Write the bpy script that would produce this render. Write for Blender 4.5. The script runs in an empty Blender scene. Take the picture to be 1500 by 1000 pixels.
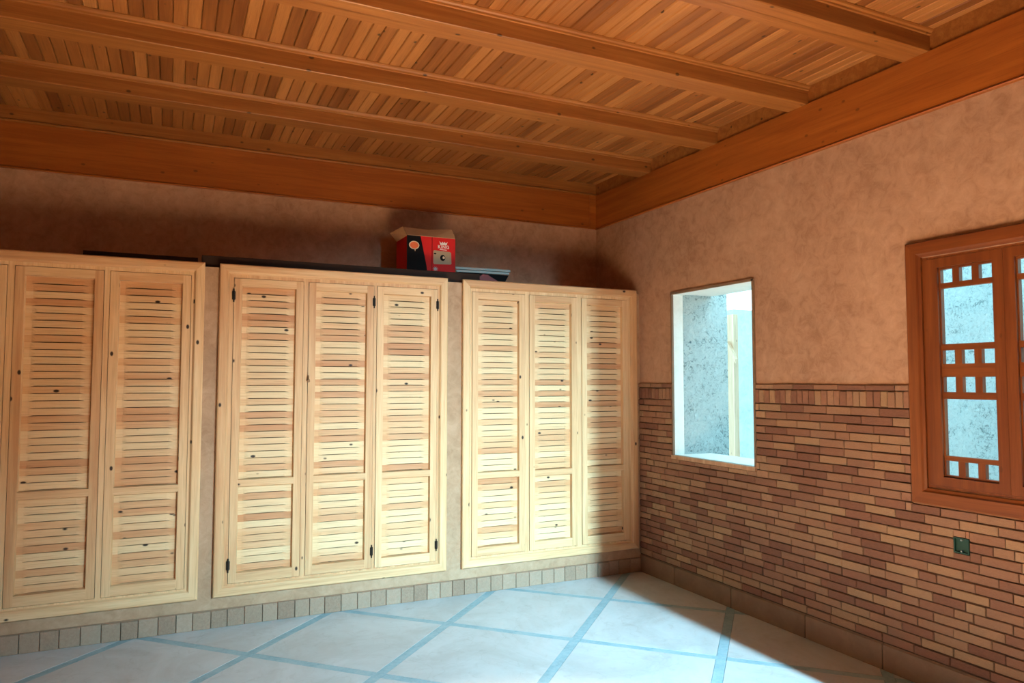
import bpy, bmesh, math, random
from mathutils import Vector, Matrix
random.seed(7)
sc = bpy.context.scene
col = sc.collection

# ------------------------------------------------------------------ camera
FPX, YAW, PITCH, ROLL = 1059.5673, 0.43918, 0.05485, 0.00086
CAM = Vector((-3.6388, -5.165, 1.6))
_f = Vector((math.sin(YAW) * math.cos(PITCH), math.cos(YAW) * math.cos(PITCH), math.sin(PITCH)))
_r = Vector((math.cos(YAW), -math.sin(YAW), 0.0)); _u = _r.cross(_f)
CR = _r * math.cos(ROLL) + _u * math.sin(ROLL); CU = -_r * math.sin(ROLL) + _u * math.cos(ROLL); CF = _f
cd = bpy.data.cameras.new('camera'); cam = bpy.data.objects.new('camera', cd); col.objects.link(cam)
cd.sensor_fit = 'HORIZONTAL'; cd.sensor_width = 36.0; cd.lens = FPX * 36.0 / 1500.0
cd.clip_start = 0.05
m = Matrix((CR, CU, -CF)).transposed().to_4x4(); m.translation = CAM
cam.matrix_world = m; sc.camera = cam

def pix(P):
    d = Vector(P) - CAM; z = d.dot(CF)
    if z < 0.05: return None
    return (750 + FPX * d.dot(CR) / z, 500 - FPX * d.dot(CU) / z)

# ------------------------------------------------------------------ light
world = bpy.data.worlds.new('sky'); sc.world = world; world.use_nodes = True
bg = world.node_tree.nodes['Background']
bg.inputs[0].default_value = (0.45, 0.86, 1.0, 1); bg.inputs[1].default_value = 5.2

def area(name, loc, target, sx, sy, power, color, spread=180):
    d = bpy.data.lights.new(name, 'AREA'); d.shape = 'RECTANGLE'; d.size = sx; d.size_y = sy
    d.energy = power; d.color = color; d.spread = math.radians(spread)
    o = bpy.data.objects.new(name, d); col.objects.link(o); o.location = loc
    o.rotation_euler = (Vector(target) - Vector(loc)).to_track_quat('-Z', 'Y').to_euler()
    return o
# daylight key at an assumed, unseen rear window, and an added warm fill lamp
area('assumed_daylight_key', (-0.50, -6.96, 2.92), (-1.12, -1.70, 0.0), 0.12, 0.60, 138, (0.52, 0.88, 1.0), 56)  # position, tilt and spread shaped to throw the light pool on the floor
area('added_warm_fill', (-2.4, -4.95, 3.33), (-2.4, -3.45, 0.0), 0.4, 0.4, 430, (1.0, 0.55, 0.255), 42)  # made-up fill just under the beams; the ceiling has no skylight

vs = sc.view_settings
vs.view_transform = 'Standard'; vs.look = 'None'; vs.exposure = 0.0; vs.gamma = 1.0; vs.use_curve_mapping = False
sc.cycles.max_bounces = 10; sc.cycles.diffuse_bounces = 7

# ------------------------------------------------------------------ materials
class NT:
    def __init__(s, name):
        s.m = bpy.data.materials.new(name); s.m.use_nodes = True
        s.n = s.m.node_tree.nodes; s.l = s.m.node_tree.links
        s.b = s.n['Principled BSDF']
    def new(s, t, **kw):
        n = s.n.new(t)
        for k, v in kw.items():
            if k.startswith('_'): setattr(n, k[1:], v)
            else: n.inputs[k.replace('__', ' ')].default_value = v
        return n
    def link(s, a, b): s.l.new(a, b)
    def mix(s, fac, a, b, mode='MIX'):
        n = s.n.new('ShaderNodeMix'); n.data_type = 'RGBA'; n.blend_type = mode
        for sock, v in ((n.inputs[0], fac), (n.inputs[6], a), (n.inputs[7], b)):
            if hasattr(v, 'links') or hasattr(v, 'is_linked'): s.l.new(v, sock)
            else: sock.default_value = (*v, 1) if isinstance(v, tuple) and len(v) == 3 else v
        return n.outputs[2]
    def math(s, op, a, b=0.0, clamp=False):
        n = s.n.new('ShaderNodeMath'); n.operation = op; n.use_clamp = clamp
        for i, v in enumerate((a, b)):
            if hasattr(v, 'is_linked'): s.l.new(v, n.inputs[i])
            else: n.inputs[i].default_value = v
        return n.outputs[0]
    def ramp(s, fac, stops):
        n = s.n.new('ShaderNodeValToRGB'); e = n.color_ramp.elements
        while len(e) < len(stops): e.new(0.5)
        for el, (p, c) in zip(e, stops):
            el.position = p; el.color = (*c, 1)
        s.l.new(fac, n.inputs[0]); return n.outputs[0]
    def noise(s, vec, scale, detail=4, rough=0.55, dist=0.0):
        n = s.n.new('ShaderNodeTexNoise'); n.inputs['Scale'].default_value = scale
        n.inputs['Detail'].default_value = detail; n.inputs['Roughness'].default_value = rough
        n.inputs['Distortion'].default_value = dist
        if vec is not None: s.l.new(vec, n.inputs['Vector'])
        return n.outputs[0]
    def coords(s, scale=(1, 1, 1), rand=True):
        tc = s.n.new('ShaderNodeTexCoord'); mp = s.n.new('ShaderNodeMapping'); mp.inputs['Scale'].default_value = scale
        if rand:
            oi = s.n.new('ShaderNodeObjectInfo'); gi = s.n.new('ShaderNodeNewGeometry')
            r = s.math('ADD', oi.outputs['Random'], gi.outputs['Random Per Island'])
            s.rand = s.math('FRACT', r)
            off = s.n.new('ShaderNodeVectorMath'); off.operation = 'SCALE'; off.inputs[0].default_value = (31.0, 17.0, 23.0)
            s.l.new(r, off.inputs['Scale'])
            ad = s.n.new('ShaderNodeVectorMath'); s.l.new(tc.outputs['Object'], ad.inputs[0]); s.l.new(off.outputs[0], ad.inputs[1])
            s.off = ad.outputs[0]; s.l.new(ad.outputs[0], mp.inputs['Vector'])
        else:
            s.off = tc.outputs['Object']; s.l.new(tc.outputs['Object'], mp.inputs['Vector'])
        return mp.outputs[0]
    def bump(s, h, strength=0.2, dist=0.01):
        n = s.n.new('ShaderNodeBump'); n.inputs['Strength'].default_value = strength; n.inputs['Distance'].default_value = dist
        s.l.new(h, n.inputs['Height']); s.l.new(n.outputs[0], s.b.inputs['Normal'])
    def done(s, color, rough=0.6, spec=0.5):
        if hasattr(color, 'is_linked'): s.l.new(color, s.b.inputs['Base Color'])
        else: s.b.inputs['Base Color'].default_value = (*color, 1)
        if hasattr(rough, 'is_linked'): s.l.new(rough, s.b.inputs['Roughness'])
        else: s.b.inputs['Roughness'].default_value = rough
        s.b.inputs['Specular IOR Level'].default_value = spec
        return s.m

def wood(name, tones, axis, rough=0.55, vary=0.6, knots=0.75, grain=1.0, spec=0.4):
    """tones: dark, mid, light. axis: grain direction 0/1/2."""
    t = NT(name)
    sc_ = [26.0, 26.0, 26.0]; sc_[axis] = 1.3
    v = t.coords(tuple(sc_))
    g = t.noise(v, 1.0 * grain, 5, 0.6, 0.6)
    f = t.math('ADD', t.math('MULTIPLY', t.rand, vary), t.math('MULTIPLY', g, 1.15 - vary * 0.6))
    f = t.math('SUBTRACT', f, 0.30 * (1 - vary) + 0.10)
    c = t.ramp(f, [(0.12, tones[0]), (0.48, tones[1]), (0.85, tones[2])])
    sc2 = [190.0] * 3; sc2[axis] = 5.0
    mp = t.n.new('ShaderNodeMapping'); mp.inputs['Scale'].default_value = sc2; t.link(t.off, mp.inputs['Vector'])
    fine = t.noise(mp.outputs[0], 1.0, 2)
    c = t.mix(t.math('MULTIPLY', t.math('SUBTRACT', fine, 0.50, True), 1.3, True), c, tuple(x * 0.55 for x in tones[0]))
    sc3 = [9.0] * 3; sc3[axis] = 5.5
    mp = t.n.new('ShaderNodeMapping'); mp.inputs['Scale'].default_value = sc3; t.link(t.off, mp.inputs['Vector'])
    vo = t.n.new('ShaderNodeTexVoronoi'); vo.inputs['Scale'].default_value = 1.0; t.link(mp.outputs[0], vo.inputs['Vector'])
    k = t.math('MULTIPLY', t.math('SUBTRACT', 0.10, vo.outputs['Distance'], True), 24.0, True)
    c = t.mix(t.math('MULTIPLY', k, knots), c, (0.025, 0.009, 0.004))
    t.bump(g, 0.06, 0.004)
    return t.done(c, rough, spec)

PINE = ((0.54, 0.31, 0.155), (0.70, 0.49, 0.28), (0.78, 0.62, 0.40))
M = {}
M['slat'] = wood('pine_slat', ((0.50, 0.235, 0.105), (0.65, 0.41, 0.22), (0.72, 0.55, 0.33)), 0, vary=0.92, knots=1.0)
M['pine_x'] = wood('pine_board_across', PINE, 0, vary=0.35, knots=1.0)
M['pine_z'] = wood('pine_board_upright', PINE, 2, vary=0.35, knots=1.0)
CE = ((0.17, 0.054, 0.013), (0.30, 0.110, 0.028), (0.45, 0.195, 0.058))
M['ceil'] = wood('ceiling_board_wood', CE, 1, rough=0.42, vary=0.58, knots=0.9)
M['beam'] = wood('beam_wood', ((0.25, 0.085, 0.019), (0.37, 0.148, 0.038), (0.48, 0.22, 0.066)), 0, rough=0.42, vary=0.2, knots=0.8)
FA = ((0.28, 0.074, 0.012), (0.40, 0.120, 0.020), (0.50, 0.175, 0.034))
M['fascia_x'] = wood('fascia_wood_back', FA, 0, rough=0.40, vary=0.15, knots=0.5, grain=0.8)
M['fascia_y'] = wood('fascia_wood_right', FA, 1, rough=0.40, vary=0.15, knots=0.5, grain=0.8)
WI = ((0.155, 0.040, 0.011), (0.235, 0.070, 0.018), (0.30, 0.105, 0.030))
M['win_y'] = wood('window_wood_across', WI, 1, rough=0.38, vary=0.15, knots=0.3)
M['win_z'] = wood('window_wood_upright', WI, 2, rough=0.38, vary=0.15, knots=0.3)
M['rawwood'] = wood('raw_lumber', ((0.44, 0.25, 0.15), (0.58, 0.38, 0.25), (0.66, 0.48, 0.34)), 2, vary=0.2, knots=0.4)

def plaster(name, a, b, c_, bump=0.25):
    t = NT(name); v = t.coords((1, 1, 1), rand=False)
    n1 = t.noise(v, 2.2, 5, 0.62, 0.4); n2 = t.noise(v, 14, 6, 0.7, 0.8); n3 = t.noise(v, 90, 3, 0.6)
    f = t.math('ADD', t.math('MULTIPLY', n1, 0.45), t.math('MULTIPLY', n2, 0.55))
    c = t.ramp(f, [(0.36, a), (0.5, b), (0.63, c_)])
    c = t.mix(t.math('MULTIPLY', n3, 0.18), c, tuple(x * 0.6 for x in a))
    t.bump(t.math('ADD', n2, t.math('MULTIPLY', n3, 0.5)), bump, 0.006)
    return t.done(c, 0.85, 0.2)
M['plaster'] = plaster('tan_plaster', (0.34, 0.190, 0.122), (0.455, 0.275, 0.185), (0.53, 0.335, 0.230))
M['plaster_low'] = plaster('pale_plaster', (0.345, 0.225, 0.145), (0.435, 0.30, 0.20), (0.495, 0.355, 0.25))
M['reveal'] = plaster('white_reveal', (0.78, 0.78, 0.74), (0.84, 0.84, 0.80), (0.88, 0.88, 0.85), 0.1)

t = NT('rough_render'); v = t.coords((1, 1, 1), rand=False)
n1 = t.noise(v, 30, 6, 0.75, 1.5); n2 = t.noise(v, 5, 4, 0.6)
c = t.ramp(t.math('ADD', t.math('MULTIPLY', n1, 0.7), t.math('MULTIPLY', n2, 0.3)), [(0.37, (0.13, 0.20, 0.22)), (0.47, (0.58, 0.68, 0.69)), (0.7, (0.74, 0.82, 0.82))])
t.bump(n1, 1.0, 0.03); M['render'] = t.done(c, 0.9, 0.2)
M['farwall'] = plaster('pale_far_wall', (0.30, 0.33, 0.35), (0.36, 0.39, 0.40), (0.42, 0.45, 0.46))

t = NT('thin_brick'); v = t.coords((1, 1, 1))
n1 = t.noise(v, 9, 5, 0.65, 0.6); n2 = t.noise(v, 34, 5, 0.7)
f = t.math('ADD', t.math('MULTIPLY', t.rand, 0.78), t.math('MULTIPLY', n1, 0.5)); f = t.math('SUBTRACT', f, 0.14)
c = t.ramp(f, [(0.0, (0.175, 0.080, 0.055)), (0.25, (0.265, 0.125, 0.082)), (0.62, (0.335, 0.182, 0.114)), (0.9, (0.405, 0.25, 0.145)), (1.0, (0.45, 0.305, 0.18))])
c = t.mix(t.math('MULTIPLY', t.math('SUBTRACT', n2, 0.45, True), 1.2, True), c, (0.13, 0.065, 0.045))
t.bump(t.math('ADD', n1, n2), 0.55, 0.008); M['brick'] = t.done(c, 0.85, 0.2)
M['mortar'] = plaster('dark_mortar', (0.075, 0.038, 0.024), (0.10, 0.052, 0.033), (0.14, 0.075, 0.048))

t = NT('marble_slab'); v = t.coords((1, 1, 1))
n1 = t.noise(v, 1.6, 8, 0.68, 1.6); n2 = t.noise(v, 11, 6, 0.7, 1.0)
c = t.ramp(n1, [(0.35, (0.41, 0.455, 0.49)), (0.55, (0.475, 0.535, 0.585)), (0.7, (0.51, 0.575, 0.63))])
c = t.mix(t.math('MULTIPLY', t.math('SUBTRACT', n2, 0.55, True), 2.2, True), c, (0.32, 0.34, 0.35))
vo = t.n.new('ShaderNodeTexVoronoi'); vo.feature = 'DISTANCE_TO_EDGE'; vo.inputs['Scale'].default_value = 2.3
dv = t.n.new('ShaderNodeVectorMath'); dv.operation = 'MULTIPLY_ADD'
nz = t.n.new('ShaderNodeTexNoise'); nz.inputs['Scale'].default_value = 4.0; t.link(v, nz.inputs['Vector'])
t.link(nz.outputs[1], dv.inputs[0]); dv.inputs[1].default_value = (0.5, 0.5, 0.5); t.link(v, dv.inputs[2]); t.link(dv.outputs[0], vo.inputs['Vector'])
vein = t.math('MULTIPLY', t.math('SUBTRACT', 0.012, vo.outputs['Distance'], True), 30.0, True)
c = t.mix(t.math('MULTIPLY', vein, n2), c, (0.26, 0.265, 0.27))
M['marble'] = t.done(c, t.math('ADD', 0.42, t.math('MULTIPLY', n2, 0.25)), 0.4)

t = NT('blue_grey_inlay'); v = t.coords((1, 1, 1), rand=False)
n1 = t.noise(v, 40, 4, 0.7); n2 = t.noise(v, 6, 3)
c = t.ramp(t.math('ADD', t.math('MULTIPLY', n1, 0.5), t.math('MULTIPLY', n2, 0.5)), [(0.35, (0.19, 0.33, 0.41)), (0.5, (0.26, 0.42, 0.51)), (0.66, (0.34, 0.47, 0.53))])
M['inlay'] = t.done(c, 0.55, 0.4)

def stone(name, a, b, c_):
    t = NT(name); v = t.coords((1, 1, 1)); n1 = t.noise(v, 7, 6, 0.65, 0.8); n2 = t.noise(v, 50, 4, 0.7)
    f = t.math('ADD', t.math('MULTIPLY', n1, 0.6), t.math('MULTIPLY', t.rand, 0.35))
    c = t.ramp(f, [(0.25, a), (0.5, b), (0.75, c_)])
    c = t.mix(t.math('MULTIPLY', n2, 0.35), c, a); t.bump(t.math('ADD', n1, n2), 0.25, 0.005)
    return t.done(c, 0.75, 0.3)
M['skirt'] = stone('skirting_stone', (0.24, 0.165, 0.12), (0.34, 0.25, 0.185), (0.42, 0.33, 0.26))
M['skirt_r'] = stone('skirting_stone_brown', (0.185, 0.115, 0.075), (0.25, 0.16, 0.105), (0.31, 0.205, 0.14))

def plain(name, color, rough=0.5, metal=0.0, spec=0.5, var=0.12):
    t = NT(name); v = t.coords((1, 1, 1)); n = t.noise(v, 25, 3)
    c = t.mix(t.math('MULTIPLY', n, var * 2), color, tuple(x * 0.6 for x in color))
    t.b.inputs['Metallic'].default_value = metal
    return t.done(c, rough, spec)
M['darkplank'] = plain('dark_plank', (0.030, 0.016, 0.012), 0.7, spec=0.2)
M['black'] = plain('black_print', (0.004, 0.004, 0.006), 0.7, spec=0.15)
M['red'] = plain('red_print', (0.66, 0.018, 0.018), 0.6, spec=0.2, var=0.1)
M['cardboard'] = plain('cardboard', (0.58, 0.38, 0.23), 0.8, var=0.2)
M['white'] = plain('white_print', (0.85, 0.82, 0.80), 0.5, var=0.05)
M['orange'] = plain('orange_print', (0.80, 0.16, 0.03), 0.5)
M['cream'] = plain('cream_print', (0.75, 0.62, 0.42), 0.5)
M['lockbeige'] = plain('lock_photo_beige', (0.46, 0.34, 0.20), 0.5)
M['grey'] = plain('grey_print', (0.40, 0.40, 0.42), 0.5)
M['alu'] = plain('aluminium', (0.33, 0.35, 0.34), 0.55, 0.5)
M['maroon'] = plain('maroon_plastic', (0.20, 0.012, 0.018), 0.5)
M['iron'] = plain('black_iron', (0.018, 0.014, 0.012), 0.5, 0.6)
M['brass'] = plain('aged_brass', (0.22, 0.11, 0.05), 0.45, 0.6)
M['green'] = plain('dark_green_plastic', (0.006, 0.045, 0.028), 0.5)
M['dark'] = plain('dark_interior', (0.20, 0.11, 0.055), 0.9)
M['ground'] = plain('outside_ground', (0.55, 0.52, 0.48), 0.9)
t = NT('window_glass')
g = t.n.new('ShaderNodeBsdfGlass'); g.inputs['Roughness'].default_value = 0.0; g.inputs['IOR'].default_value = 1.01
tr = t.n.new('ShaderNodeBsdfTransparent'); gl = t.n.new('ShaderNodeBsdfGlossy'); gl.inputs['Roughness'].default_value = 0.03
ms = t.n.new('ShaderNodeMixShader'); ms.inputs[0].default_value = 0.06
t.link(tr.outputs[0], ms.inputs[1]); t.link(gl.outputs[0], ms.inputs[2]); t.link(ms.outputs[0], t.n['Material Output'].inputs[0])
M['glass'] = t.m

# ------------------------------------------------------------------ helpers
def mesh(name, verts, faces):
    me = bpy.data.meshes.new(name); me.from_pydata([tuple(v) for v in verts], [], faces)
    bm = bmesh.new(); bm.from_mesh(me); bmesh.ops.recalc_face_normals(bm, faces=bm.faces); bm.to_mesh(me); bm.free()
    me.update(); return me
def obj(name, me, mat=None, parent=None, loc=(0, 0, 0), scale=None, rot=None):
    o = bpy.data.objects.new(name, me); col.objects.link(o)
    if me is not None and mat is not None and not me.materials: me.materials.append(mat)
    o.parent = parent
    if parent is not None and parent.type == 'EMPTY' or parent is not None:
        o.location = Vector(loc) - world_loc(parent)
    else: o.location = loc
    if scale: o.scale = scale
    if rot: o.rotation_euler = rot
    return o
def world_loc(o):
    v = Vector(o.location)
    while o.parent is not None:
        o = o.parent; v = v + Vector(o.location)
    return v
def empty(name, loc): 
    o = bpy.data.objects.new(name, None); col.objects.link(o); o.location = loc; o.empty_display_size = 0.1; return o
def tag(o, label=None, cat=None, group=None, kind=None):
    if label: o['label'] = label
    if cat: o['category'] = cat
    if group: o['group'] = group
    if kind: o['kind'] = kind
    return o
class MB:
    """collects simple solids (world coordinates), builds one mesh around an origin"""
    def __init__(s): s.v = []; s.f = []
    def add(s, vs_, fs):
        k = len(s.v); s.v += [Vector(v) for v in vs_]; s.f += [tuple(i + k for i in f) for f in fs]; return s
    def box(s, x0, x1, y0, y1, z0, z1):
        return s.add([(x, y, z) for x in (x0, x1) for y in (y0, y1) for z in (z0, z1)],
                     [(0, 1, 3, 2), (4, 6, 7, 5), (0, 4, 5, 1), (2, 3, 7, 6), (0, 2, 6, 4), (1, 5, 7, 3)])
    def prism(s, poly, fn, a, b):
        n = len(poly)
        return s.add([fn(p, a) for p in poly] + [fn(p, b) for p in poly],
                     [tuple(range(n)), tuple(range(2 * n - 1, n - 1, -1))] + [(i, (i + 1) % n, n + (i + 1) % n, n + i) for i in range(n)])
    def cyl(s, c, axis, r, L, n=12):
        ax = Vector(axis).normalized(); u = ax.orthogonal().normalized(); w = ax.cross(u); c = Vector(c)
        ring = [u * math.cos(2 * math.pi * i / n) * r + w * math.sin(2 * math.pi * i / n) * r for i in range(n)]
        return s.add([c - ax * L / 2 + q for q in ring] + [c + ax * L / 2 + q for q in ring],
                     [tuple(range(n)), tuple(range(2 * n - 1, n - 1, -1))] + [(i, (i + 1) % n, n + (i + 1) % n, n + i) for i in range(n)])
    def build(s, name, mat, parent=None, origin=None):
        if origin is None:
            lo = [min(v[i] for v in s.v) for i in range(3)]; hi = [max(v[i] for v in s.v) for i in range(3)]
            origin = Vector(((lo[0] + hi[0]) / 2, (lo[1] + hi[1]) / 2, lo[2]))
        origin = Vector(origin)
        return obj(name, mesh(name, [v - origin for v in s.v], s.f), mat, parent, origin)
    def panel(s, plane, p0, p1, a0, a1, b0, b1, holes=()):
        """slab with rectangular holes. plane 'x': x in p0..p1, a=y, b=z; plane 'y': y in p0..p1, a=x, b=z; plane 'z': a=x b=y"""
        A = sorted({a0, a1} | {h[i] for h in holes for i in (0, 1) if a0 < h[i] < a1})
        B = sorted({b0, b1} | {h[i] for h in holes for i in (2, 3) if b0 < h[i] < b1})
        P = {'x': lambda p, a, b: (p, a, b), 'y': lambda p, a, b: (a, p, b), 'z': lambda p, a, b: (a, b, p)}[plane]
        k = len(s.v); na, nb = len(A), len(B)
        idx = lambda i, j, q: k + (i * nb + j) * 2 + q
        for a in A:
            for b in B:
                s.v.append(Vector(P(p0, a, b))); s.v.append(Vector(P(p1, a, b)))
        def solid(i, j):
            if i < 0 or j < 0 or i >= na - 1 or j >= nb - 1: return False
            ca, cb = (A[i] + A[i + 1]) / 2, (B[j] + B[j + 1]) / 2
            return not any(h[0] < ca < h[1] and h[2] < cb < h[3] for h in holes)
        for i in range(na - 1):
            for j in range(nb - 1):
                if not solid(i, j): continue
                for q in (0, 1): s.f.append((idx(i, j, q), idx(i + 1, j, q), idx(i + 1, j + 1, q), idx(i, j + 1, q)))
                if not solid(i - 1, j): s.f.append((idx(i, j, 0), idx(i, j + 1, 0), idx(i, j + 1, 1), idx(i, j, 1)))
                if not solid(i + 1, j): s.f.append((idx(i + 1, j, 0), idx(i + 1, j + 1, 0), idx(i + 1, j + 1, 1), idx(i + 1, j, 1)))
                if not solid(i, j - 1): s.f.append((idx(i, j, 0), idx(i + 1, j, 0), idx(i + 1, j, 1), idx(i, j, 1)))
                if not solid(i, j + 1): s.f.append((idx(i, j + 1, 0), idx(i + 1, j + 1, 0), idx(i + 1, j + 1, 1), idx(i, j + 1, 1)))
        return s
def struct(o, label=None): 
    o['kind'] = 'structure'
    if label: o['label'] = label
    return o

# ------------------------------------------------------------------ dimensions
XL, YR, YB = -6.3, -7.0, 0.69            # left wall, rear wall, upper back wall
ZF0, ZF1, ZC = 3.05, 3.364, 3.48         # fascia bottom, fascia top, ceiling boards
ZL = 2.355                               # ledge over the cabinets
OPN = (-1.356, -0.463, 1.012, 2.300)     # bare window opening (y0 y1 z0 z1)
WIN = (-3.445, -2.600, 1.045, 2.262)     # framed window hole
DEP = 0.60                               # depth of the cabinet wall
CABS = [(-5.06, -3.456, [(-4.975, -4.540), (-4.500, -4.036), (-4.000, -3.538)], 0.918),
        (-3.366, -1.760, [(-3.274, -2.822), (-2.784, -2.326), (-2.300, -1.842)], 0.925),
        (-1.637, -0.040, [(-1.556, -1.108), (-1.066, -0.632), (-0.584, -0.134)], 0.874)]
CZ0, CZ1, DZ0, DZ1 = 0.195, 2.380, 0.275, 2.288

# ------------------------------------------------------------------ floor: slabs on the diagonal with blue-grey strips
floor = struct(MB().box(XL, 0.25, YR - .2, YB, -0.12, -0.012).build('floor', M['mortar'], origin=(-3, -3, -0.12)), 'pale marble floor with diagonal blue-grey strips')
def clip(poly, a, b, c):                  # keep a*x+b*y<=c
    out = []
    for i, p in enumerate(poly):
        q = poly[(i + 1) % len(poly)]; dp = a * p[0] + b * p[1] - c; dq = a * q[0] + b * q[1] - c
        if dp <= 0: out.append(p)
        if dp * dq < 0:
            s_ = dp / (dp - dq); out.append((p[0] + s_ * (q[0] - p[0]), p[1] + s_ * (q[1] - p[1])))
    return out
def room_clip(poly):
    for a, b, c in ((1, 0, 0.0), (-1, 0, -XL), (0, 1, 0.0), (0, -1, -YR)): 
        poly = clip(poly, a, b, c)
        if len(poly) < 3: return None
    return poly
def floor_piece(name, poly, ztop, mat):
    poly = room_clip(poly)
    if not poly: return
    ar = abs(sum(poly[i][0] * poly[(i + 1) % len(poly)][1] - poly[(i + 1) % len(poly)][0] * poly[i][1] for i in range(len(poly)))) / 2
    if ar < 2e-4: return
    return MB().prism(poly, lambda p, z: (p[0], p[1], z), -0.012, ztop).build(name, mat, floor)
P1, P2, S1, S2, HW = 0.146, -2.52, 1.232, 1.26, 0.040      # lines y-x=P1+k*S1 and y+x=P2+k*S2; HW half width (in c units)
uv = lambda u, w: ((w - u) / 2, (w + u) / 2)                 # u=y-x, w=y+x
for i in range(-7, 6):
    for j in range(-10, 4):
        u0, u1 = P1 + i * S1, P1 + (i + 1) * S1; w0, w1 = P2 + j * S2, P2 + (j + 1) * S2
        g_ = HW + 0.003
        floor_piece('floor_slab', [uv(u0 + g_, w0 + g_), uv(u1 - g_, w0 + g_), uv(u1 - g_, w1 - g_), uv(u0 + g_, w1 - g_)], 0.0, M['marble'])
        floor_piece('inlay_strip', [uv(u0 - HW, w0 + g_), uv(u0 + HW, w0 + g_), uv(u0 + HW, w1 - g_), uv(u0 - HW, w1 - g_)], -0.0008, M['inlay'])
        floor_piece('inlay_strip', [uv(u0 - HW, w0 - HW), uv(u1 - HW - .004, w0 - HW), uv(u1 - HW - .004, w0 + HW), uv(u0 - HW, w0 + HW)], -0.0008, M['inlay'])

# ------------------------------------------------------------------ walls
wr = struct(MB().panel('x', 0.0, 0.10, YR - .2, YB + .2, -0.1, 3.62, [OPN, WIN]).build('wall_right', M['plaster'], origin=(0, -3, 0)), 'tan plastered wall above a brick dado')
wb = struct(MB().box(XL - .2, 0.0, YB, YB + .2, 0.0, 3.62).build('wall_back', M['plaster'], origin=(-3, YB, 0)), 'tan plastered upper wall set back over the cabinets')
struct(MB().panel('y', 0.0, DEP, XL, 0.0, 0.0, ZL, [(c[0] + .03, c[1] - .03, CZ0 + .03, CZ1 + .1) for c in CABS]).build('wall_cabinets', M['plaster_low'], origin=(-3, 0, 0)), 'pale plaster around the built-in cabinets')
struct(MB().box(XL, 0.0, 0.04, YB, ZL - .02, ZL - 0.002).build('trim_ledge', M['plaster_low'], origin=(-3, 0.3, ZL - .02)), 'flat ledge over the cabinets')
struct(MB().box(XL - .2, XL, YR - .2, YB + .2, -0.1, 3.62).build('wall_left', M['plaster'], origin=(XL, -3, 0)))
struct(MB().panel('y', YR - .2, YR, XL, 0.0, -0.1, 3.62, [(-0.72, -0.32, 2.55, 3.28)]).build('wall_rear', M['plaster'], origin=(-3, YR, 0)))  # small high opening made up to go with the rear daylight lamp
struct(MB().box(-0.485, -0.0, -4.05, -3.75, 0.0, 3.47).build('wall_added_blocker', M['plaster'], origin=(-.24, -3.9, 0)), 'added plastered pier out of view, shading the floor along the brick wall')  # unseen blocker put in to cut the edge of the floor's light pool

# reveal lining of the bare opening
op = struct(empty('window_1', (0.0, (OPN[0] + OPN[1]) / 2, OPN[2])), 'bare window opening without a sash')
y0, y1, z0, z1 = OPN
MB().box(0.004, 0.098, y1 - .004, y1 + .02, z0, z1).build('jamb_lining', M['reveal'], op)
MB().box(0.004, 0.098, y0 - .02, y0 + .004, z0, z1).build('jamb_lining', M['reveal'], op)
MB().box(0.004, 0.098, y0, y1, z1 - .004, z1 + .02).build('head_lining', M['reveal'], op)
MB().box(0.004, 0.36, y0, y1 - .004, z0 - .02, z0 + .004).build('sill_lining', M['reveal'], op)
sill = MB().box(-0.022, 0.02, y0 - .012, y1 + .012, z0 - .026, z0 + .004).build('sub_frame', M['rawwood'], op)
for a, b in ((y0 - .014, y0 + .003), (y1 - .003, y1 + .012)): MB().box(-0.014, 0.02, a, b, z0, z1 + .012).build('sub_frame', M['skirt_r'], op)
MB().box(-0.014, 0.02, y0 - .012, y1 + .012, z1 - .003, z1 + .014).build('sub_frame', M['skirt_r'], op)

# ------------------------------------------------------------------ brick dado
HOLES = [(OPN[0] - .016, OPN[1] + .014, OPN[2] - .028, OPN[3]), (-3.53, -2.515, 0.945, 2.4), (-2.822, -2.740, 0.732, 0.814), (-4.06, -3.74, 0, 4)]
BZ0, BZ1 = 0.150, 1.575
MB().panel('x', -0.003, 0.0, YR, 0.0, BZ0 - .02, BZ1, [h for h in HOLES]).build('mortar_bed', M['mortar'], wr)
def brick_mesh(seed):
    r = random.Random(seed); e = 0.004; V = []
    for x, k in ((0.0, 0), (-0.009, 0), (-0.012, 1)):
        for a, b in ((-.5, -.5), (.5, -.5), (.5, .5), (-.5, .5)):
            s1 = 1 - k * 0.022; s2 = 1 - k * 0.11
            V.append((x + (r.uniform(-.001, .001) if k else 0), a * s1 + r.uniform(-.006, .006) * (x < 0), b * s2 + r.uniform(-.03, .03) * (x < 0)))
    F = []
    for q in (0, 4):
        for i in range(4): F.append((q + i, q + (i + 1) % 4, q + 4 + (i + 1) % 4, q + 4 + i))
    F.append((8, 9, 10, 11))
    return mesh('brick', V, F)
BM = [brick_mesh(i) for i in range(8)]
for b in BM: b.materials.append(M['brick'])
def cut(a0, a1, b0, b1):                  # rectangle minus the holes
    rects = [(a0, a1, b0, b1)]
    for h in HOLES:
        out = []
        for r in rects:
            if r[1] <= h[0] or r[0] >= h[1] or r[3] <= h[2] or r[2] >= h[3]: out.append(r); continue
            if r[0] < h[0]: out.append((r[0], h[0] - .001, r[2], r[3]))
            if r[1] > h[1]: out.append((h[1] + .001, r[1], r[2], r[3]))
            lo, hi = max(r[0], h[0]), min(r[1], h[1])
            if r[2] < h[2]: out.append((lo, hi, r[2], h[2] - .001))
            if r[3] > h[3]: out.append((lo, hi, h[3] + .001, r[3]))
        rects = out
    return [r for r in rects if r[1] - r[0] > .012 and r[3] - r[2] > .010]
bricks = []
rb = random.Random(3)
NC = 26; PITCH_Z = (1.452 - BZ0) / NC
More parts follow.
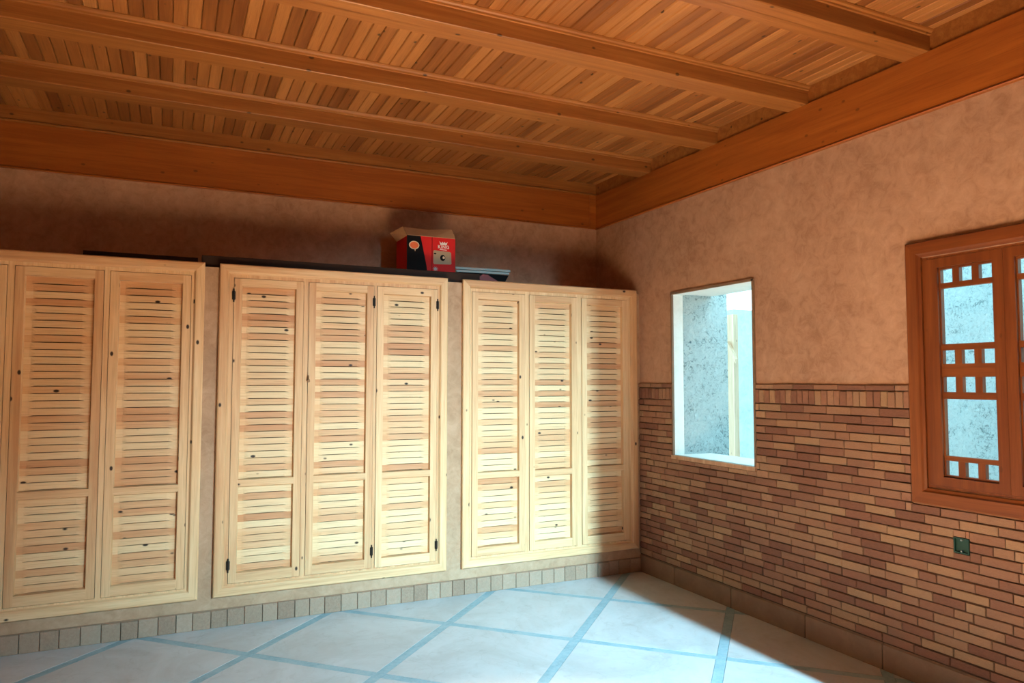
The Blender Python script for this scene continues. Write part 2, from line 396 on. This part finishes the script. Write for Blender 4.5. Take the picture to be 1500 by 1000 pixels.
for ci in range(NC):
    zb = BZ0 + ci * PITCH_Z; y = 0.0 - rb.uniform(0.0, 0.1); first = True
    ystart = 0.0
    edges = [0.0]
    off = (0.085 if ci % 2 else 0.0) + rb.uniform(-.025, .025)
    yy = -off if off > .03 else -(off + .17)
    while yy > YR: edges.append(yy); yy -= rb.choice((0.175, 0.18, 0.185, 0.19, 0.19, 0.195, 0.20, 0.10 if rb.random() < .3 else 0.19))
    edges.append(YR)
    for e0, e1 in zip(edges, edges[1:]):
        bricks += cut(e1 + rb.uniform(.001, .004), e0 - rb.uniform(.001, .003), zb + rb.uniform(.0022, .005), zb + PITCH_Z - rb.uniform(.002, .0042))
yy = 0.0
while yy > YR:                           # soldier row
    w = rb.choice((0.044, 0.046, 0.048, 0.05))
    bricks += cut(yy - w + .0025, yy - .0025, 1.455 + rb.uniform(0, .004), 1.546 - rb.uniform(0, .004))
    yy -= w
yy = 0.0
while yy > YR:                           # thin cap row
    w = rb.uniform(.15, .2)
    bricks += cut(yy - w + .002, yy - .002, 1.551, 1.580 + rb.uniform(-.004, .004))
    yy -= w
def scr_area(b):
    q = [pix((-.012, y, z)) for y, z in ((b[0], b[2]), (b[1], b[2]), (b[1], b[3]), (b[0], b[3]))]
    if any(p is None for p in q): return 0
    q = [(min(max(p[0], 0), 1500), min(max(p[1], 0), 1000)) for p in q]
    return abs(sum(q[i][0] * q[(i + 1) % 4][1] - q[(i + 1) % 4][0] * q[i][1] for i in range(4))) / 2
bricks.sort(key=scr_area, reverse=True)
rest = MB()
for i, b in enumerate(bricks):
    me = BM[i % 8]; c = Vector((-0.002, (b[0] + b[1]) / 2, (b[2] + b[3]) / 2)); s_ = (rb.uniform(.85, 1.15), b[1] - b[0], b[3] - b[2])
    if i < 300: obj('brick', me, None, wr, c, s_)
    else: rest.add([c + Vector((v.co[0] * s_[0], v.co[1] * s_[1], v.co[2] * s_[2])) for v in me.vertices], [tuple(p.vertices) for p in me.polygons])
tag(rest.build('brickwork', M['brick'], wr, origin=(0, -3, 0.1)), kind='stuff')

# ------------------------------------------------------------------ skirtings
bb = struct(MB().box(XL, -0.012, -0.004, 0.004, 0.0, 0.117).build('baseboard_back', M['skirt_r'], origin=(-3, 0, 0)), 'row of small brown stone skirting tiles under the cabinets')
x = -0.014; rs = random.Random(5)
tile = mesh('skirting_tile', [(a, yv, z) for a, z in ((-.5, 0), (.5, 0), (.5, 1), (-.5, 1)) for yv in (0.0, -.009)] + [(a * .94, -.012, .03 + z * .94) for a, z in ((-.5, 0), (.5, 0), (.5, 1), (-.5, 1))],
            [(0, 2, 3, 1), (2, 4, 5, 3), (4, 6, 7, 5), (6, 0, 1, 7), (1, 3, 9, 8), (3, 5, 10, 9), (5, 7, 11, 10), (7, 1, 8, 11), (8, 9, 10, 11)])
tile.materials.append(M['skirt'])
while x > XL:
    w = rs.uniform(.095, .115); obj('skirting_tile', tile, None, bb, (x - w / 2, -0.0035 - rs.uniform(0, .002), 0.0), (w - .003, 1, rs.uniform(.108, .116))); x -= w
br = struct(MB().box(-0.006, 0.004, YR, -0.004, 0.0, 0.148).build('baseboard_right', M['mortar'], origin=(0, -3, 0)), 'brown stone skirting under the brick dado')
y = -0.006
while y > YR:
    w = rs.uniform(.42, .68)
    a = max(y - w, YR)
    if not (a < -3.75 and y > -4.05):
        MB().add([(-.004, a + .002, 0), (-.004, y - .002, 0), (-.004, y - .002, .146), (-.004, a + .002, .146),
                  (-.020, a + .004, 0), (-.020, y - .004, 0), (-.018, y - .004, .136), (-.018, a + .004, .136)],
                 [(0, 1, 2, 3), (4, 5, 6, 7), (0, 1, 5, 4), (1, 2, 6, 5), (2, 3, 7, 6), (3, 0, 4, 7)]).build('skirting_stone', M['skirt_r'], br)
    y -= w

# ------------------------------------------------------------------ ceiling boards
cl = struct(MB().box(XL - .2, 0.24, YR - .2, YB + .2, ZC + .022, ZC + .14).build('ceiling', M['dark'], origin=(-3, -3, ZC)), 'boarded timber ceiling')
BEAMS = [-0.117, -0.945, -1.795, -2.615, -3.44, -4.27, -5.10, -5.93, -6.76]
BW = 0.155
def board_mesh(w, L):
    V = []; h = w / 2 - .0006
    for yv in (-L / 2, L / 2):
        V += [(-h, yv, .02), (-h, yv, .006), (-h + .005, yv, 0), (h - .005, yv, 0), (h, yv, .006), (h, yv, .02)]
    return mesh('ceiling_board', V, [(i, (i + 1) % 6, 6 + (i + 1) % 6, 6 + i) for i in range(6)] + [tuple(range(6)), tuple(range(11, 5, -1))])
PW = 0.0685
rest = MB(); nb = 0
ys = [YB + .02] + BEAMS + [YR]
for k, (ya, yb) in enumerate(zip(ys, ys[1:])):
    me = board_mesh(PW, ya - yb); me.materials.append(M['ceil'])
    lim = {0: -4.80, 1: -4.62, 2: -4.30, 3: -3.05, 4: -1.55}.get(k, 99)
    x = 0.02 - PW / 2
    while x > XL:
        c = (x, (ya + yb) / 2, ZC + rb.uniform(-.0015, .0015))
        if x > lim and k < 5: obj('ceiling_board', me, None, cl, c); nb += 1
        else: rest.add([Vector(c) + v.co for v in me.vertices], [tuple(p.vertices) for p in me.polygons])
        x -= PW
tag(rest.build('ceiling_boarding', M['ceil'], cl, origin=(-3, -3, ZC)), kind='stuff')

# beams: body with a scribed line below, a small moulding along both upper edges
bl = ['timber ceiling beam closest to the wall with the cabinets', 'second timber ceiling beam out from the cabinet wall',
      'third timber ceiling beam out from the cabinet wall', 'fourth timber ceiling beam out from the cabinet wall']
def beam(yc, label):
    o = empty('timber_beam', (-3.1, yc, ZF1)); h = BW / 2; z0_ = ZF1 - .001; z1_ = ZC + .004
    prof = [(-h, z0_ + .004), (-h + .004, z0_), (.004, z0_), (.004, z0_ + .004), (.001, z0_ + .004), (.001, z0_), (h - .004, z0_), (h, z0_ + .004), (h, z1_), (-h, z1_)]
    MB().prism(prof, lambda p, x_: (x_, yc + p[0], p[1]), XL, 0.0).build('body', M['beam'], o)
    for s_ in (-1, 1):
        p = [(h, ZC - .030), (h + .008, ZC - .027), (h + .010, ZC - .018), (h + .018, ZC - .012), (h + .022, ZC - .004), (h + .022, ZC + .003), (h, ZC + .003)]
        MB().prism(p, lambda q, x_: (x_, yc + s_ * q[0], q[1]), XL, 0.0).build('edge_moulding', M['beam'], o)
    return tag(o, label, 'beam', 'ceiling beams')
for i, yc in enumerate(BEAMS):
    beam(yc, bl[i] if i < 4 else 'timber ceiling beam over the rear half of the room')

# fascia boards under the beams
t1 = struct(empty('trim_1', (-3, YB, ZF0)), 'wide orange-brown timber fascia along the back wall')
MB().box(XL, -0.0, YB - .019, YB + .01, ZF0, ZF1).build('fascia_board', M['fascia_x'], t1)
MB().prism([(0, 0), (-.026, .0), (-.030, .005), (-.026, .012), (-.018, .016), (0, .016)], lambda p, x_: (x_, YB + p[0], ZF0 - .006 + p[1]), XL, -0.02).build('bottom_bead', M['fascia_x'], t1)
MB().box(XL, 0.0, YB - .004, YB + .02, ZF1 + .02, ZC + .003).build('frieze_board', M['beam'], t1)
MB().prism([(0, 0), (-.010, 0), (-.016, .008), (-.016, .018), (-.006, .024), (0, .024)], lambda p, x_: (x_, YB + p[0], ZF1 + p[1]), XL, 0.0).build('frieze_bead', M['beam'], t1)
MB().box(-.085, -.018, YB - .024, YB, ZF0, ZF1 - .002).build('corner_block', M['fascia_x'], t1)
t2 = struct(empty('trim_2', (0, -3, ZF0)), 'wide orange-brown timber fascia along the brick wall side')
MB().box(-.018, 0.01, YR, YB - .02, ZF0 - .004, ZF1).build('fascia_board', M['fascia_y'], t2)
MB().prism([(0, 0), (-.024, .0), (-.028, .005), (-.024, .012), (-.018, .016), (0, .016)], lambda p, y_: (p[0], y_, ZF0 - .012 + p[1]), YR, YB - .02).build('bottom_bead', M['fascia_y'], t2)
yy = [YB] + [v for b in BEAMS for v in (b + BW / 2, b - BW / 2)] + [YR]
for a, b in zip(yy[0::2], yy[1::2]):
    if a - b > .02: MB().box(-0.004, 0.02, b, a, ZF1 - .01, ZC + .003).build('blocking_board', M['beam'], t2)

# ------------------------------------------------------------------ cabinets
FW, FT = 0.066, 0.030
def moulding(cab, x0, x1, z0, z1):
    prof = [(0, 0.0), (0, .022), (.003, .027), (.009, FT), (.050, FT), (.056, .027), (.062, .017), (FW, .014), (FW, 0.0)]  # inward distance, height out of the wall
    def piece(p0, p1, inw):                # p0->p1 along outer edge, inw inward normal; mitred ends
        p0, p1, inw = Vector(p0), Vector(p1), Vector(inw); d = (p1 - p0).normalized(); n = len(prof)
        mb = MB(); V = []
        for base, sg in ((p0, 1), (p1, -1)):
            for q, h in prof: V.append(base + inw * q + d * sg * q + Vector((0, -h, 0)))
        mb.add(V, [tuple(range(n)), tuple(range(2 * n - 1, n - 1, -1))] + [(i, (i + 1) % n, n + (i + 1) % n, n + i) for i in range(n)])
        return mb
    piece((x0, 0, z1), (x1, 0, z1), (0, 0, -1)).build('frame_moulding', M['pine_x'], cab)
    piece((x0, 0, z0), (x1, 0, z0), (0, 0, 1)).build('frame_moulding', M['pine_x'], cab)
    piece((x0, 0, z0), (x0, 0, z1), (1, 0, 0)).build('frame_moulding', M['pine_z'], cab)
    piece((x1, 0, z0), (x1, 0, z1), (-1, 0, 0)).build('frame_moulding', M['pine_z'], cab)

SW = 0.330                                   # nominal slat length (scaled to the door)
def slat_mesh(ph, seed):
    r = random.Random(seed); h = ph; w = SW
    xs = [-.5, -.41 + r.uniform(-.015, .015), -.33, 0.0, .33, .41 + r.uniform(-.015, .015), .5]; gap = [0.0, 0.0, .0045, .0054, .0045, 0.0, 0.0]; lift = [0, 0, .0045, .0055, .0045, 0, 0]
    V = []; n = len(xs)
    for a, g_, l in zip(xs, gap, lift):
        V += [(a * w, 0.0, h - .0002), (a * w, -l * .6, h * .45), (a * w, -l, g_), (a * w, .012, g_ + .004), (a * w, .012, h)]
    F = []
    for i in range(n - 1):
        for k in range(5):
            F.append((i * 5 + k, i * 5 + (k + 1) % 5, (i + 1) * 5 + (k + 1) % 5, (i + 1) * 5 + k))
    F += [tuple(range(5)), tuple(range((n - 1) * 5 + 4, (n - 1) * 5 - 1, -1))]
    return mesh('slat', V, F)
SPH = 0.0449
SL = [slat_mesh(SPH, i) for i in range(6)]
for s_ in SL: s_.materials.append(M['slat'])
YD = -0.017                                  # door front plane
ST, BV = 0.048, 0.006                        # stile width, bevel width
def hinge(door, x, z, s_):
    mb = MB().cyl((x, YD - .004, z), (0, 0, 1), .0065, .062, 10).cyl((x, YD - .004, z + .038), (0, 0, 1), .0045, .014, 8).cyl((x, YD - .004, z - .038), (0, 0, 1), .0045, .014, 8)
    mb.box(x - .011, x + .011, YD - .002, YD + .003, z - .028, z + .028)
    mb.build('hinge', M['iron'], door)['label'] = 'small black iron hinge'
def make_door(cab, x0, x1, zm, rnd):
    holes = [(x0 + ST, x1 - ST, zm + .022, DZ1 - .052), (x0 + ST, x1 - ST, DZ0 + .062, zm - .022)]
    mb = MB()
    A = [x0, x0 + ST, x1 - ST, x1]; B = [DZ0, holes[1][2], holes[1][3], holes[0][2], holes[0][3], DZ1]
    # stiles run through, rails between them (small steps keep the joints legible)
    e = .0007
    st = MB()
    for a, b in ((A[0], A[1]), (A[2], A[3])): st.box(a, b, YD, YD + .028, DZ0, DZ1)
    d = st.build('door', M['pine_z'], cab)
    for b0, b1 in ((B[0], B[1]), (B[2], B[3]), (B[4], B[5])):
        MB().box(A[1], A[2], YD + e, YD + .027, b0, b1).build('rail', M['pine_x'], d)
    for (hx0, hx1, hz0, hz1) in holes:
        q = BV; dy = .030
        def strip(p):
            return MB().add([p[0], p[1], p[2], p[3], Vector(p[0]) + Vector((0, .006, 0)), Vector(p[1]) + Vector((0, .006, 0)), Vector(p[2]) + Vector((0, .006, 0)), Vector(p[3]) + Vector((0, .006, 0))],
                            [(0, 1, 2, 3), (7, 6, 5, 4), (0, 1, 5, 4), (1, 2, 6, 5), (2, 3, 7, 6), (3, 0, 4, 7)])
        o_ = [Vector((hx0, YD + .001, hz0)), Vector((hx1, YD + .001, hz0)), Vector((hx1, YD + .001, hz1)), Vector((hx0, YD + .001, hz1))]
        i_ = [Vector((hx0 + q, YD + dy, hz0 + q)), Vector((hx1 - q, YD + dy, hz0 + q)), Vector((hx1 - q, YD + dy, hz1 - q)), Vector((hx0 + q, YD + dy, hz1 - q))]
        for k in range(4):
            strip((o_[k], o_[(k + 1) % 4], i_[(k + 1) % 4], i_[k])).build('bevel_moulding', M['pine_x'] if k in (0, 2) else M['pine_z'], d)
        lo, hi = hz0 + q * .8, hz1 - q * .8
        n = round((hi - lo) / SPH); ph = (hi - lo) / n
        for k in range(n):
            s_ = obj('slat', SL[rnd.randrange(6)], None, d, ((hx0 + hx1) / 2, YD + dy - .003, lo + k * ph), ((hx1 - hx0 - q * 1.6) / SW, 1, ph / SPH))
    return d
labels = ['pine louvred built-in cabinet cut off by the picture edge, next to a door-less plaster strip',
          'three-door pine louvred cabinet with small black hinges, between its two neighbours',
          'three-door pine louvred cabinet standing in the corner beside the brick wall']
labels[0] = 'three-door pine louvred cabinet farthest from the brick wall'
rd = random.Random(11)
for ci, (x0, x1, doors, zm) in enumerate(CABS):
    cab = tag(empty('louvred_cabinet', ((x0 + x1) / 2, 0.0, CZ0)), labels[ci], 'cabinet', 'louvred pine cabinets')
    moulding(cab, x0, x1, CZ0, CZ1)
    MB().panel('y', -0.0125, 0.02, x0 + FW - .012, x1 - FW + .012, CZ0 + FW - .012, CZ1 - FW + .012,
               [(a - .003, b + .003, DZ0 - .003, DZ1 + .003) for a, b in doors]).build('face_frame', M['pine_z'], cab)
    MB().panel('y', 0.02, 0.5, x0 + .031, x1 - .031, CZ0 + .031, CZ1 - .031, [(x0 + .05, x1 - .05, CZ0 + .05, CZ1 - .05)]).box(x0 + .032, x1 - .032, .5, .515, CZ0 + .032, CZ1 - .032).build('carcass', M['dark'], cab)
    ds = [make_door(cab, a, b, zm + rd.uniform(-.004, .004), rd) for a, b in doors]
    if ci == 1:
        for k, xx in ((0, doors[0][0] - .002), (1, doors[1][1] + .002), (2, doors[2][1] + .002)):
            for z in (2.172, 0.392): hinge(ds[k], xx, z, 1)
        MB().box(doors[1][0] - .012, doors[1][0] + .012, YD - .006, YD + .001, 1.600, 1.612).cyl((doors[1][0], YD - .012, 1.622), (0, 0, 1), .005, .035, 8).cyl((doors[1][0] + .004, YD - .010, 1.60), (0, 1, 0), .009, .012, 10).build('latch', M['brass'], ds[1])

# ------------------------------------------------------------------ framed window
wy0, wy1, wz0, wz1 = WIN
w2 = struct(empty('window_2', (0.0, (wy0 + wy1) / 2, 0.953)), 'reddish-brown wooden window with small square panes')
CA0, CA1, CZa, CZb = -3.520, -2.522, 0.955, 2.349      # casing outer
def casing(p0, p1, inw, mat):
    prof = [(0, 0), (0, .020), (.006, .026), (.064, .026), (.072, .016), (.084, .012), (.084, 0)]
    p0, p1, inw = Vector(p0), Vector(p1), Vector(inw); d = (p1 - p0).normalized(); n = len(prof); V = []
    for base, sg in ((p0, 1), (p1, -1)):
        for q, h in prof: V.append(base + inw * q + d * sg * q + Vector((-h, 0, 0)))
    MB().add(V, [tuple(range(n)), tuple(range(2 * n - 1, n - 1, -1))] + [(i, (i + 1) % n, n + (i + 1) % n, n + i) for i in range(n)]).build('casing', mat, w2)
casing((0, CA0, CZb), (0, CA1, CZb), (0, 0, -1), M['win_y']); casing((0, CA0, CZa), (0, CA1, CZa), (0, 0, 1), M['win_y'])
casing((0, CA1, CZa), (0, CA1, CZb), (0, -1, 0), M['win_z']); casing((0, CA0, CZa), (0, CA0, CZb), (0, 1, 0), M['win_z'])
MB().panel('x', 0.002, 0.098, wy0 - .002, wy1 + .002, wz0 - .002, wz1 + .002, [(wy0 + .012, wy1 - .012, wz0 + .012, wz1 - .012)]).build('window_lining', M['win_z'], w2)
ROWS = [(2.116, 2.188, 3), (1.795, 2.088, 1), (1.692, 1.763, 3), (1.546, 1.624, 3), (1.216, 1.510, 1), (1.117, 1.191, 3)]
MIDY = (wy0 + wy1) / 2
def sash(ya, yb, outer, inner):
    # outer: edge by the lining, inner: edge by the meeting stile; glazing columns
    s_ = 1 if outer > inner else -1
    gx0, gx1 = sorted((outer - s_ * .076, inner + s_ * .052))
    gz0, gz1 = 1.105, 2.200
    d = MB().panel('x', 0.0, 0.046, min(outer, inner), max(outer, inner), wz0 + .013, wz1 - .013, [(gx0, gx1, gz0, gz1)]).build('sash', M['win_z'], w2)
    holes = []
    cw = (gx1 - gx0 - .016 - 2 * .036) / 3
    for z0_, z1_, n in ROWS:
        if n == 1: holes.append((gx0 + .008, gx1 - .008, z0_, z1_))
        else:
            for k in range(3):
                a = gx0 + .008 + k * (cw + .036); holes.append((a, a + cw, z0_, z1_))
    # muntins: horizontal bars through, short uprights between the small panes
    zs = [gz0] + sorted(v for r in ROWS for v in r[:2]) + [gz1]
    for z0_, z1_ in zip(zs[0::2], zs[1::2]): MB().box(.014, .040, gx0, gx1, z0_, z1_).build('glazing_bar', M['win_y'], d)
    for z0_, z1_, n in ROWS:
        for a, b in ((gx0, gx0 + .008), (gx1 - .008, gx1)): MB().box(.014, .040, a, b, z0_, z1_).build('glazing_bar', M['win_z'], d)
        if n == 3:
            for k in (0, 1):
                a = gx0 + .008 + cw + k * (cw + .036); MB().box(.014, .040, a, a + .036, z0_, z1_).build('glazing_bar', M['win_z'], d)
    for h in holes: MB().box(.026, .029, h[0] - .003, h[1] + .003, h[2] - .003, h[3] + .003).build('pane', M['glass'], d)
sash(0, 0, wy1 - .013, MIDY + .0008)
sash(0, 0, wy0 + .013, MIDY - .0008)

# ------------------------------------------------------------------ outside
struct(MB().panel('y', OPN[1] - .002, OPN[1] + .30, 0.102, 0.560, -0.3, 3.6).build('wall_outside_pier', M['render'], origin=(.4, -.4, -.3)), 'rough pale rendered wall just outside the bare opening')
struct(MB().box(0.102, 0.40, OPN[0] - .4, OPN[1] - .004, OPN[3] + .003, 3.5).build('wall_outside_lintel', M['reveal'], origin=(.4, -1, 2.3)))
struct(MB().box(2.60, 2.80, -7.0, 1.15, -0.3, 2.80).build('wall_outside', M['render'], origin=(1.6, -3, -.3)), 'rough pale rendered wall outside the wooden window')
struct(MB().box(3.55, 6.2, 2.75, 2.95, -0.3, 2.62).build('wall_outside_far', M['farwall'], origin=(3, 2.8, -.3)), 'low pale wall behind the timber post')
struct(MB().box(0.102, 8.0, -8, 8, -0.42, -0.3).build('floor_outside', M['ground'], origin=(3, 0, -.42)))
post = tag(MB().box(2.40, 2.47, 1.49, 1.60, -0.3, 2.40).add([(2.36, 1.56, 2.02), (2.40, 1.56, 2.02), (2.40, 1.42, 1.80), (2.36, 1.42, 1.80), (2.36, 1.56, 2.08), (2.40, 1.56, 2.08), (2.40, 1.42, 1.86), (2.36, 1.42, 1.86)], [(0, 1, 2, 3), (4, 5, 6, 7), (0, 1, 5, 4), (1, 2, 6, 5), (2, 3, 7, 6), (3, 0, 4, 7)]).build('timber_post', M['rawwood']), 'pale timber post standing outside beyond the bare opening', 'post')

# ------------------------------------------------------------------ things on the ledge
def plank(x0, x1, ya, yb, z0_, h, label, tilt=0.0):
    prof = [(ya, 0), (yb, 0), (yb, h - .004), (yb - .004, h), (ya + .004, h), (ya, h - .004)]
    o = MB().prism(prof, lambda p, x_: (x_, p[0], z0_ + p[1]), x0, x1).build('plank', M['darkplank'])
    return tag(o, label, 'plank', 'dark planks on the ledge')
plank(-3.475, -1.475, 0.035, 0.135, ZL, 0.083, 'long dark plank in front of the red carton')
plank(-4.16, -3.50, 0.035, 0.125, ZL, 0.062, 'short dark plank on the ledge over the cabinet farthest from the bricks')

bx = tag(empty('carton', (-1.79, 0.38, ZL)), 'open red and black cardboard carton with flaps up on the ledge', 'box')
cx0, cx1, cy0, cy1, cz1 = -2.000, -1.598, 0.255, 0.545, 2.742
th = .005
MB().box(cx0, cx1, cy0, cy0 + th, ZL, cz1).build('front_panel', M['red'], bx)
MB().box(cx0, cx0 + th, cy0 + th, cy1, ZL, cz1 - .006).build('side_panel', M['red'], bx)
MB().box(cx1 - th, cx1, cy0 + th, cy1, ZL, cz1 - .006).build('side_panel', M['red'], bx)
MB().box(cx0 + th, cx1 - th, cy1 - th, cy1, ZL, cz1).build('back_panel', M['cardboard'], bx)
MB().box(cx0 + th, cx1 - th, cy0 + th, cy1 - th, ZL, ZL + .005).build('bottom_panel', M['cardboard'], bx)
def flap(pts, name='flap'):
    n = len(pts); P_ = [Vector(p) for p in pts]; nn = (P_[1] - P_[0]).cross(P_[2] - P_[0]).normalized() * .004
    MB().add(P_ + [p + nn for p in P_], [tuple(range(n)), tuple(range(2 * n - 1, n - 1, -1))] + [(i, (i + 1) % n, n + (i + 1) % n, n + i) for i in range(n)]).build(name, M['cardboard'], bx)
xm = -1.775
flap([(cx0 + .004, cy0, cz1), (xm, cy0, cz1), (xm - .03, cy0 + .075, cz1 + .068), (cx0 - .005, cy0 + .085, cz1 + .075)])
flap([(xm, cy0, cz1), (cx1 - .004, cy0, cz1), (cx1 - .01, cy0 + .06, cz1 + .085), (xm + .06, cy0 + .07, cz1 + .078), (xm - .03, cy0 + .075, cz1 + .068)])
flap([(cx0, cy0 + .006, cz1 - .004), (cx0, cy1, cz1 - .006), (cx0 - .07, cy1 - .05, cz1 + .05), (cx0 - .02, cy0 + .06, cz1 + .075)])
flap([(cx1, cy0 + .006, cz1 - .004), (cx1, cy1, cz1 - .006), (cx1 + .01, cy1 - .03, cz1 + .07), (cx1 + .004, cy0 + .05, cz1 + .05)])
yf = cy0 - .0006
def decal(name, pts, mat, k=0):              # flat print on the front panel: points as fractions (0..1 across, 0..1 up)
    P_ = [(cx0 + a * (cx1 - cx0), yf - k * .0004, ZL + .10 + b * (cz1 - ZL - .10)) for a, b in pts]
    n = len(P_); Q = [(p[0], cy0 + .0006, p[2]) for p in P_]
    return MB().add(P_ + Q, [tuple(range(n)), tuple(range(2 * n - 1, n - 1, -1))] + [(i, (i + 1) % n, n + (i + 1) % n, n + i) for i in range(n)]).build(name, mat, bx)
ell = lambda ca, cb, ra, rb_, n=18, a0=0: [(ca + ra * math.cos(2 * math.pi * i / n + a0), cb + rb_ * math.sin(2 * math.pi * i / n + a0)) for i in range(n)]
decal('printed_band', [(0.0, -.36), (.45, -.36), (.40, .2), (.275, .998), (0.0, .998)], M['black'], 0)
decal('printed_bubble', ell(.145, .735, .105, .115) , M['cream'], 1)
decal('printed_bubble_tail', [(.145, .63), (.185, .64), (.165, .57)], M['cream'], 1)
decal('printed_bubble_centre', ell(.145, .735, .085, .092), M['orange'], 2)
decal('printed_lock_photo', [(.56, .64), (.88, .62), (.91, .60), (.92, .29), (.90, .27), (.56, .25), (.54, .28), (.54, .62)], M['lockbeige'], 1)
decal('printed_lock_knob', ell(.735, .44, .055, .085), M['black'], 2)
decal('printed_lock_knob_light', ell(.755, .45, .025, .035), M['cream'], 3)
decal('printed_lock_bolt', ell(.575, .545, .028, .02), M['black'], 2)
decal('printed_crown', [(.685, .80), (.815, .80), (.835, .90), (.795, .85), (.775, .90), (.752, .855), (.728, .90), (.706, .85), (.665, .90)], M['white'], 1)
decal('printed_small_line', [(.67, .665), (.82, .655), (.82, .675), (.67, .685)], M['white'], 1)
st = []
for i in range(20):
    r_ = .062 if i % 2 == 0 else .026; st.append((.585 + r_ * math.cos(i * math.pi / 10), .12 + r_ * 1.25 * math.sin(i * math.pi / 10)))
decal('printed_burst', st, M['grey'], 1)
decal('printed_strip', [(.74, .0), (.97, -.02), (.97, .03), (.74, .05)], M['black'], 1)
decal('printed_strip_text', [(.83, .005), (.96, -.005), (.96, .018), (.83, .028)], M['white'], 2)
cu = bpy.data.curves.new('lettering', 'FONT'); cu.body = 'KING'; cu.size = 0.036; cu.align_x = 'CENTER'; cu.extrude = 0.0006; cu.offset = 0.0008; cu.space_character = 1.15
tmp = bpy.data.objects.new('tmp_text', cu); me = bpy.data.meshes.new_from_object(tmp); bpy.data.objects.remove(tmp); me.name = 'printed_lettering'
for v in me.vertices: v.co = Vector((v.co[0], v.co[2], v.co[1]))
o = obj('printed_lettering', me, M['white'], bx, (cx0 + .75 * (cx1 - cx0), yf - .0008, ZL + .10 + .705 * (cz1 - ZL - .10)))
decal('side_string', [(.508, -.3), (.516, -.3), (.516, 1.0), (.508, 1.0)], M['black'], 4)

# aluminium profiles leaning on the ledge beside the carton
def bar_between(a, b, w, h, name, mat):
    a, b = Vector(a), Vector(b); d = (b - a).normalized(); s_ = d.cross(Vector((0, 0, 1))).normalized(); up = s_.cross(d)
    pf = [(-w, 0), (-w, h), (-w + .002, h), (-w + .002, .002), (w - .002, .002), (w - .002, h), (w, h), (w, 0)]
    n = len(pf); V = [p + s_ * q[0] + up * q[1] for p in (a, b) for q in pf]
    return MB().add(V, [tuple(range(n)), tuple(range(2 * n - 1, n - 1, -1))] + [(i, (i + 1) % n, n + (i + 1) % n, n + i) for i in range(n)]).build(name, mat)
tag(bar_between((-1.58, .30, ZL + .152), (-1.12, .24, ZL + .147), .013, .018, 'metal_profile', M['alu']), 'upper silver metal profile strip beside the red carton', 'metal strip', 'metal strips beside the carton')
tag(bar_between((-1.58, .28, ZL + .126), (-1.14, .22, ZL + .121), .013, .018, 'metal_profile', M['alu']), 'lower silver metal profile strip beside the red carton', 'metal strip', 'metal strips beside the carton')
tag(MB().prism([(-1.58, 0), (-1.16, 0), (-1.18, .06), (-1.15, .112), (-1.58, .116)], lambda p, y_: (p[0], y_, ZL + p[1]), .20, .32).build('dark_case', M['black']), 'black case under the silver metal strips', 'case')
tag(MB().prism([(-1.475, 0), (-1.27, 0), (-1.275, .018), (-1.40, .082), (-1.44, .086), (-1.475, .062)], lambda p, y_: (p[0], y_, ZL + p[1]), .05, .14).build('plastic_wedge', M['maroon']), 'dark red sloping piece lying at the end of the dark plank', 'wedge')

# ------------------------------------------------------------------ green wiring box in the bricks
jb = tag(empty('wiring_box', (0, -2.781, 0.736)), 'dark green square wiring box set into the brick wall', 'electrical box')
MB().panel('x', -0.016, 0.0, -2.820, -2.742, 0.734, 0.812, [(-2.814, -2.748, 0.740, 0.806)]).build('rim', M['green'], jb)
MB().box(-0.004, -0.0, -2.815, -2.747, 0.739, 0.807).build('back', M['green'], jb)
for z in (0.745, 0.801): MB().cyl((-0.010, -2.781, z), (1, 0, 0), .0045, .012, 10).build('screw_lug', M['alu'], jb)
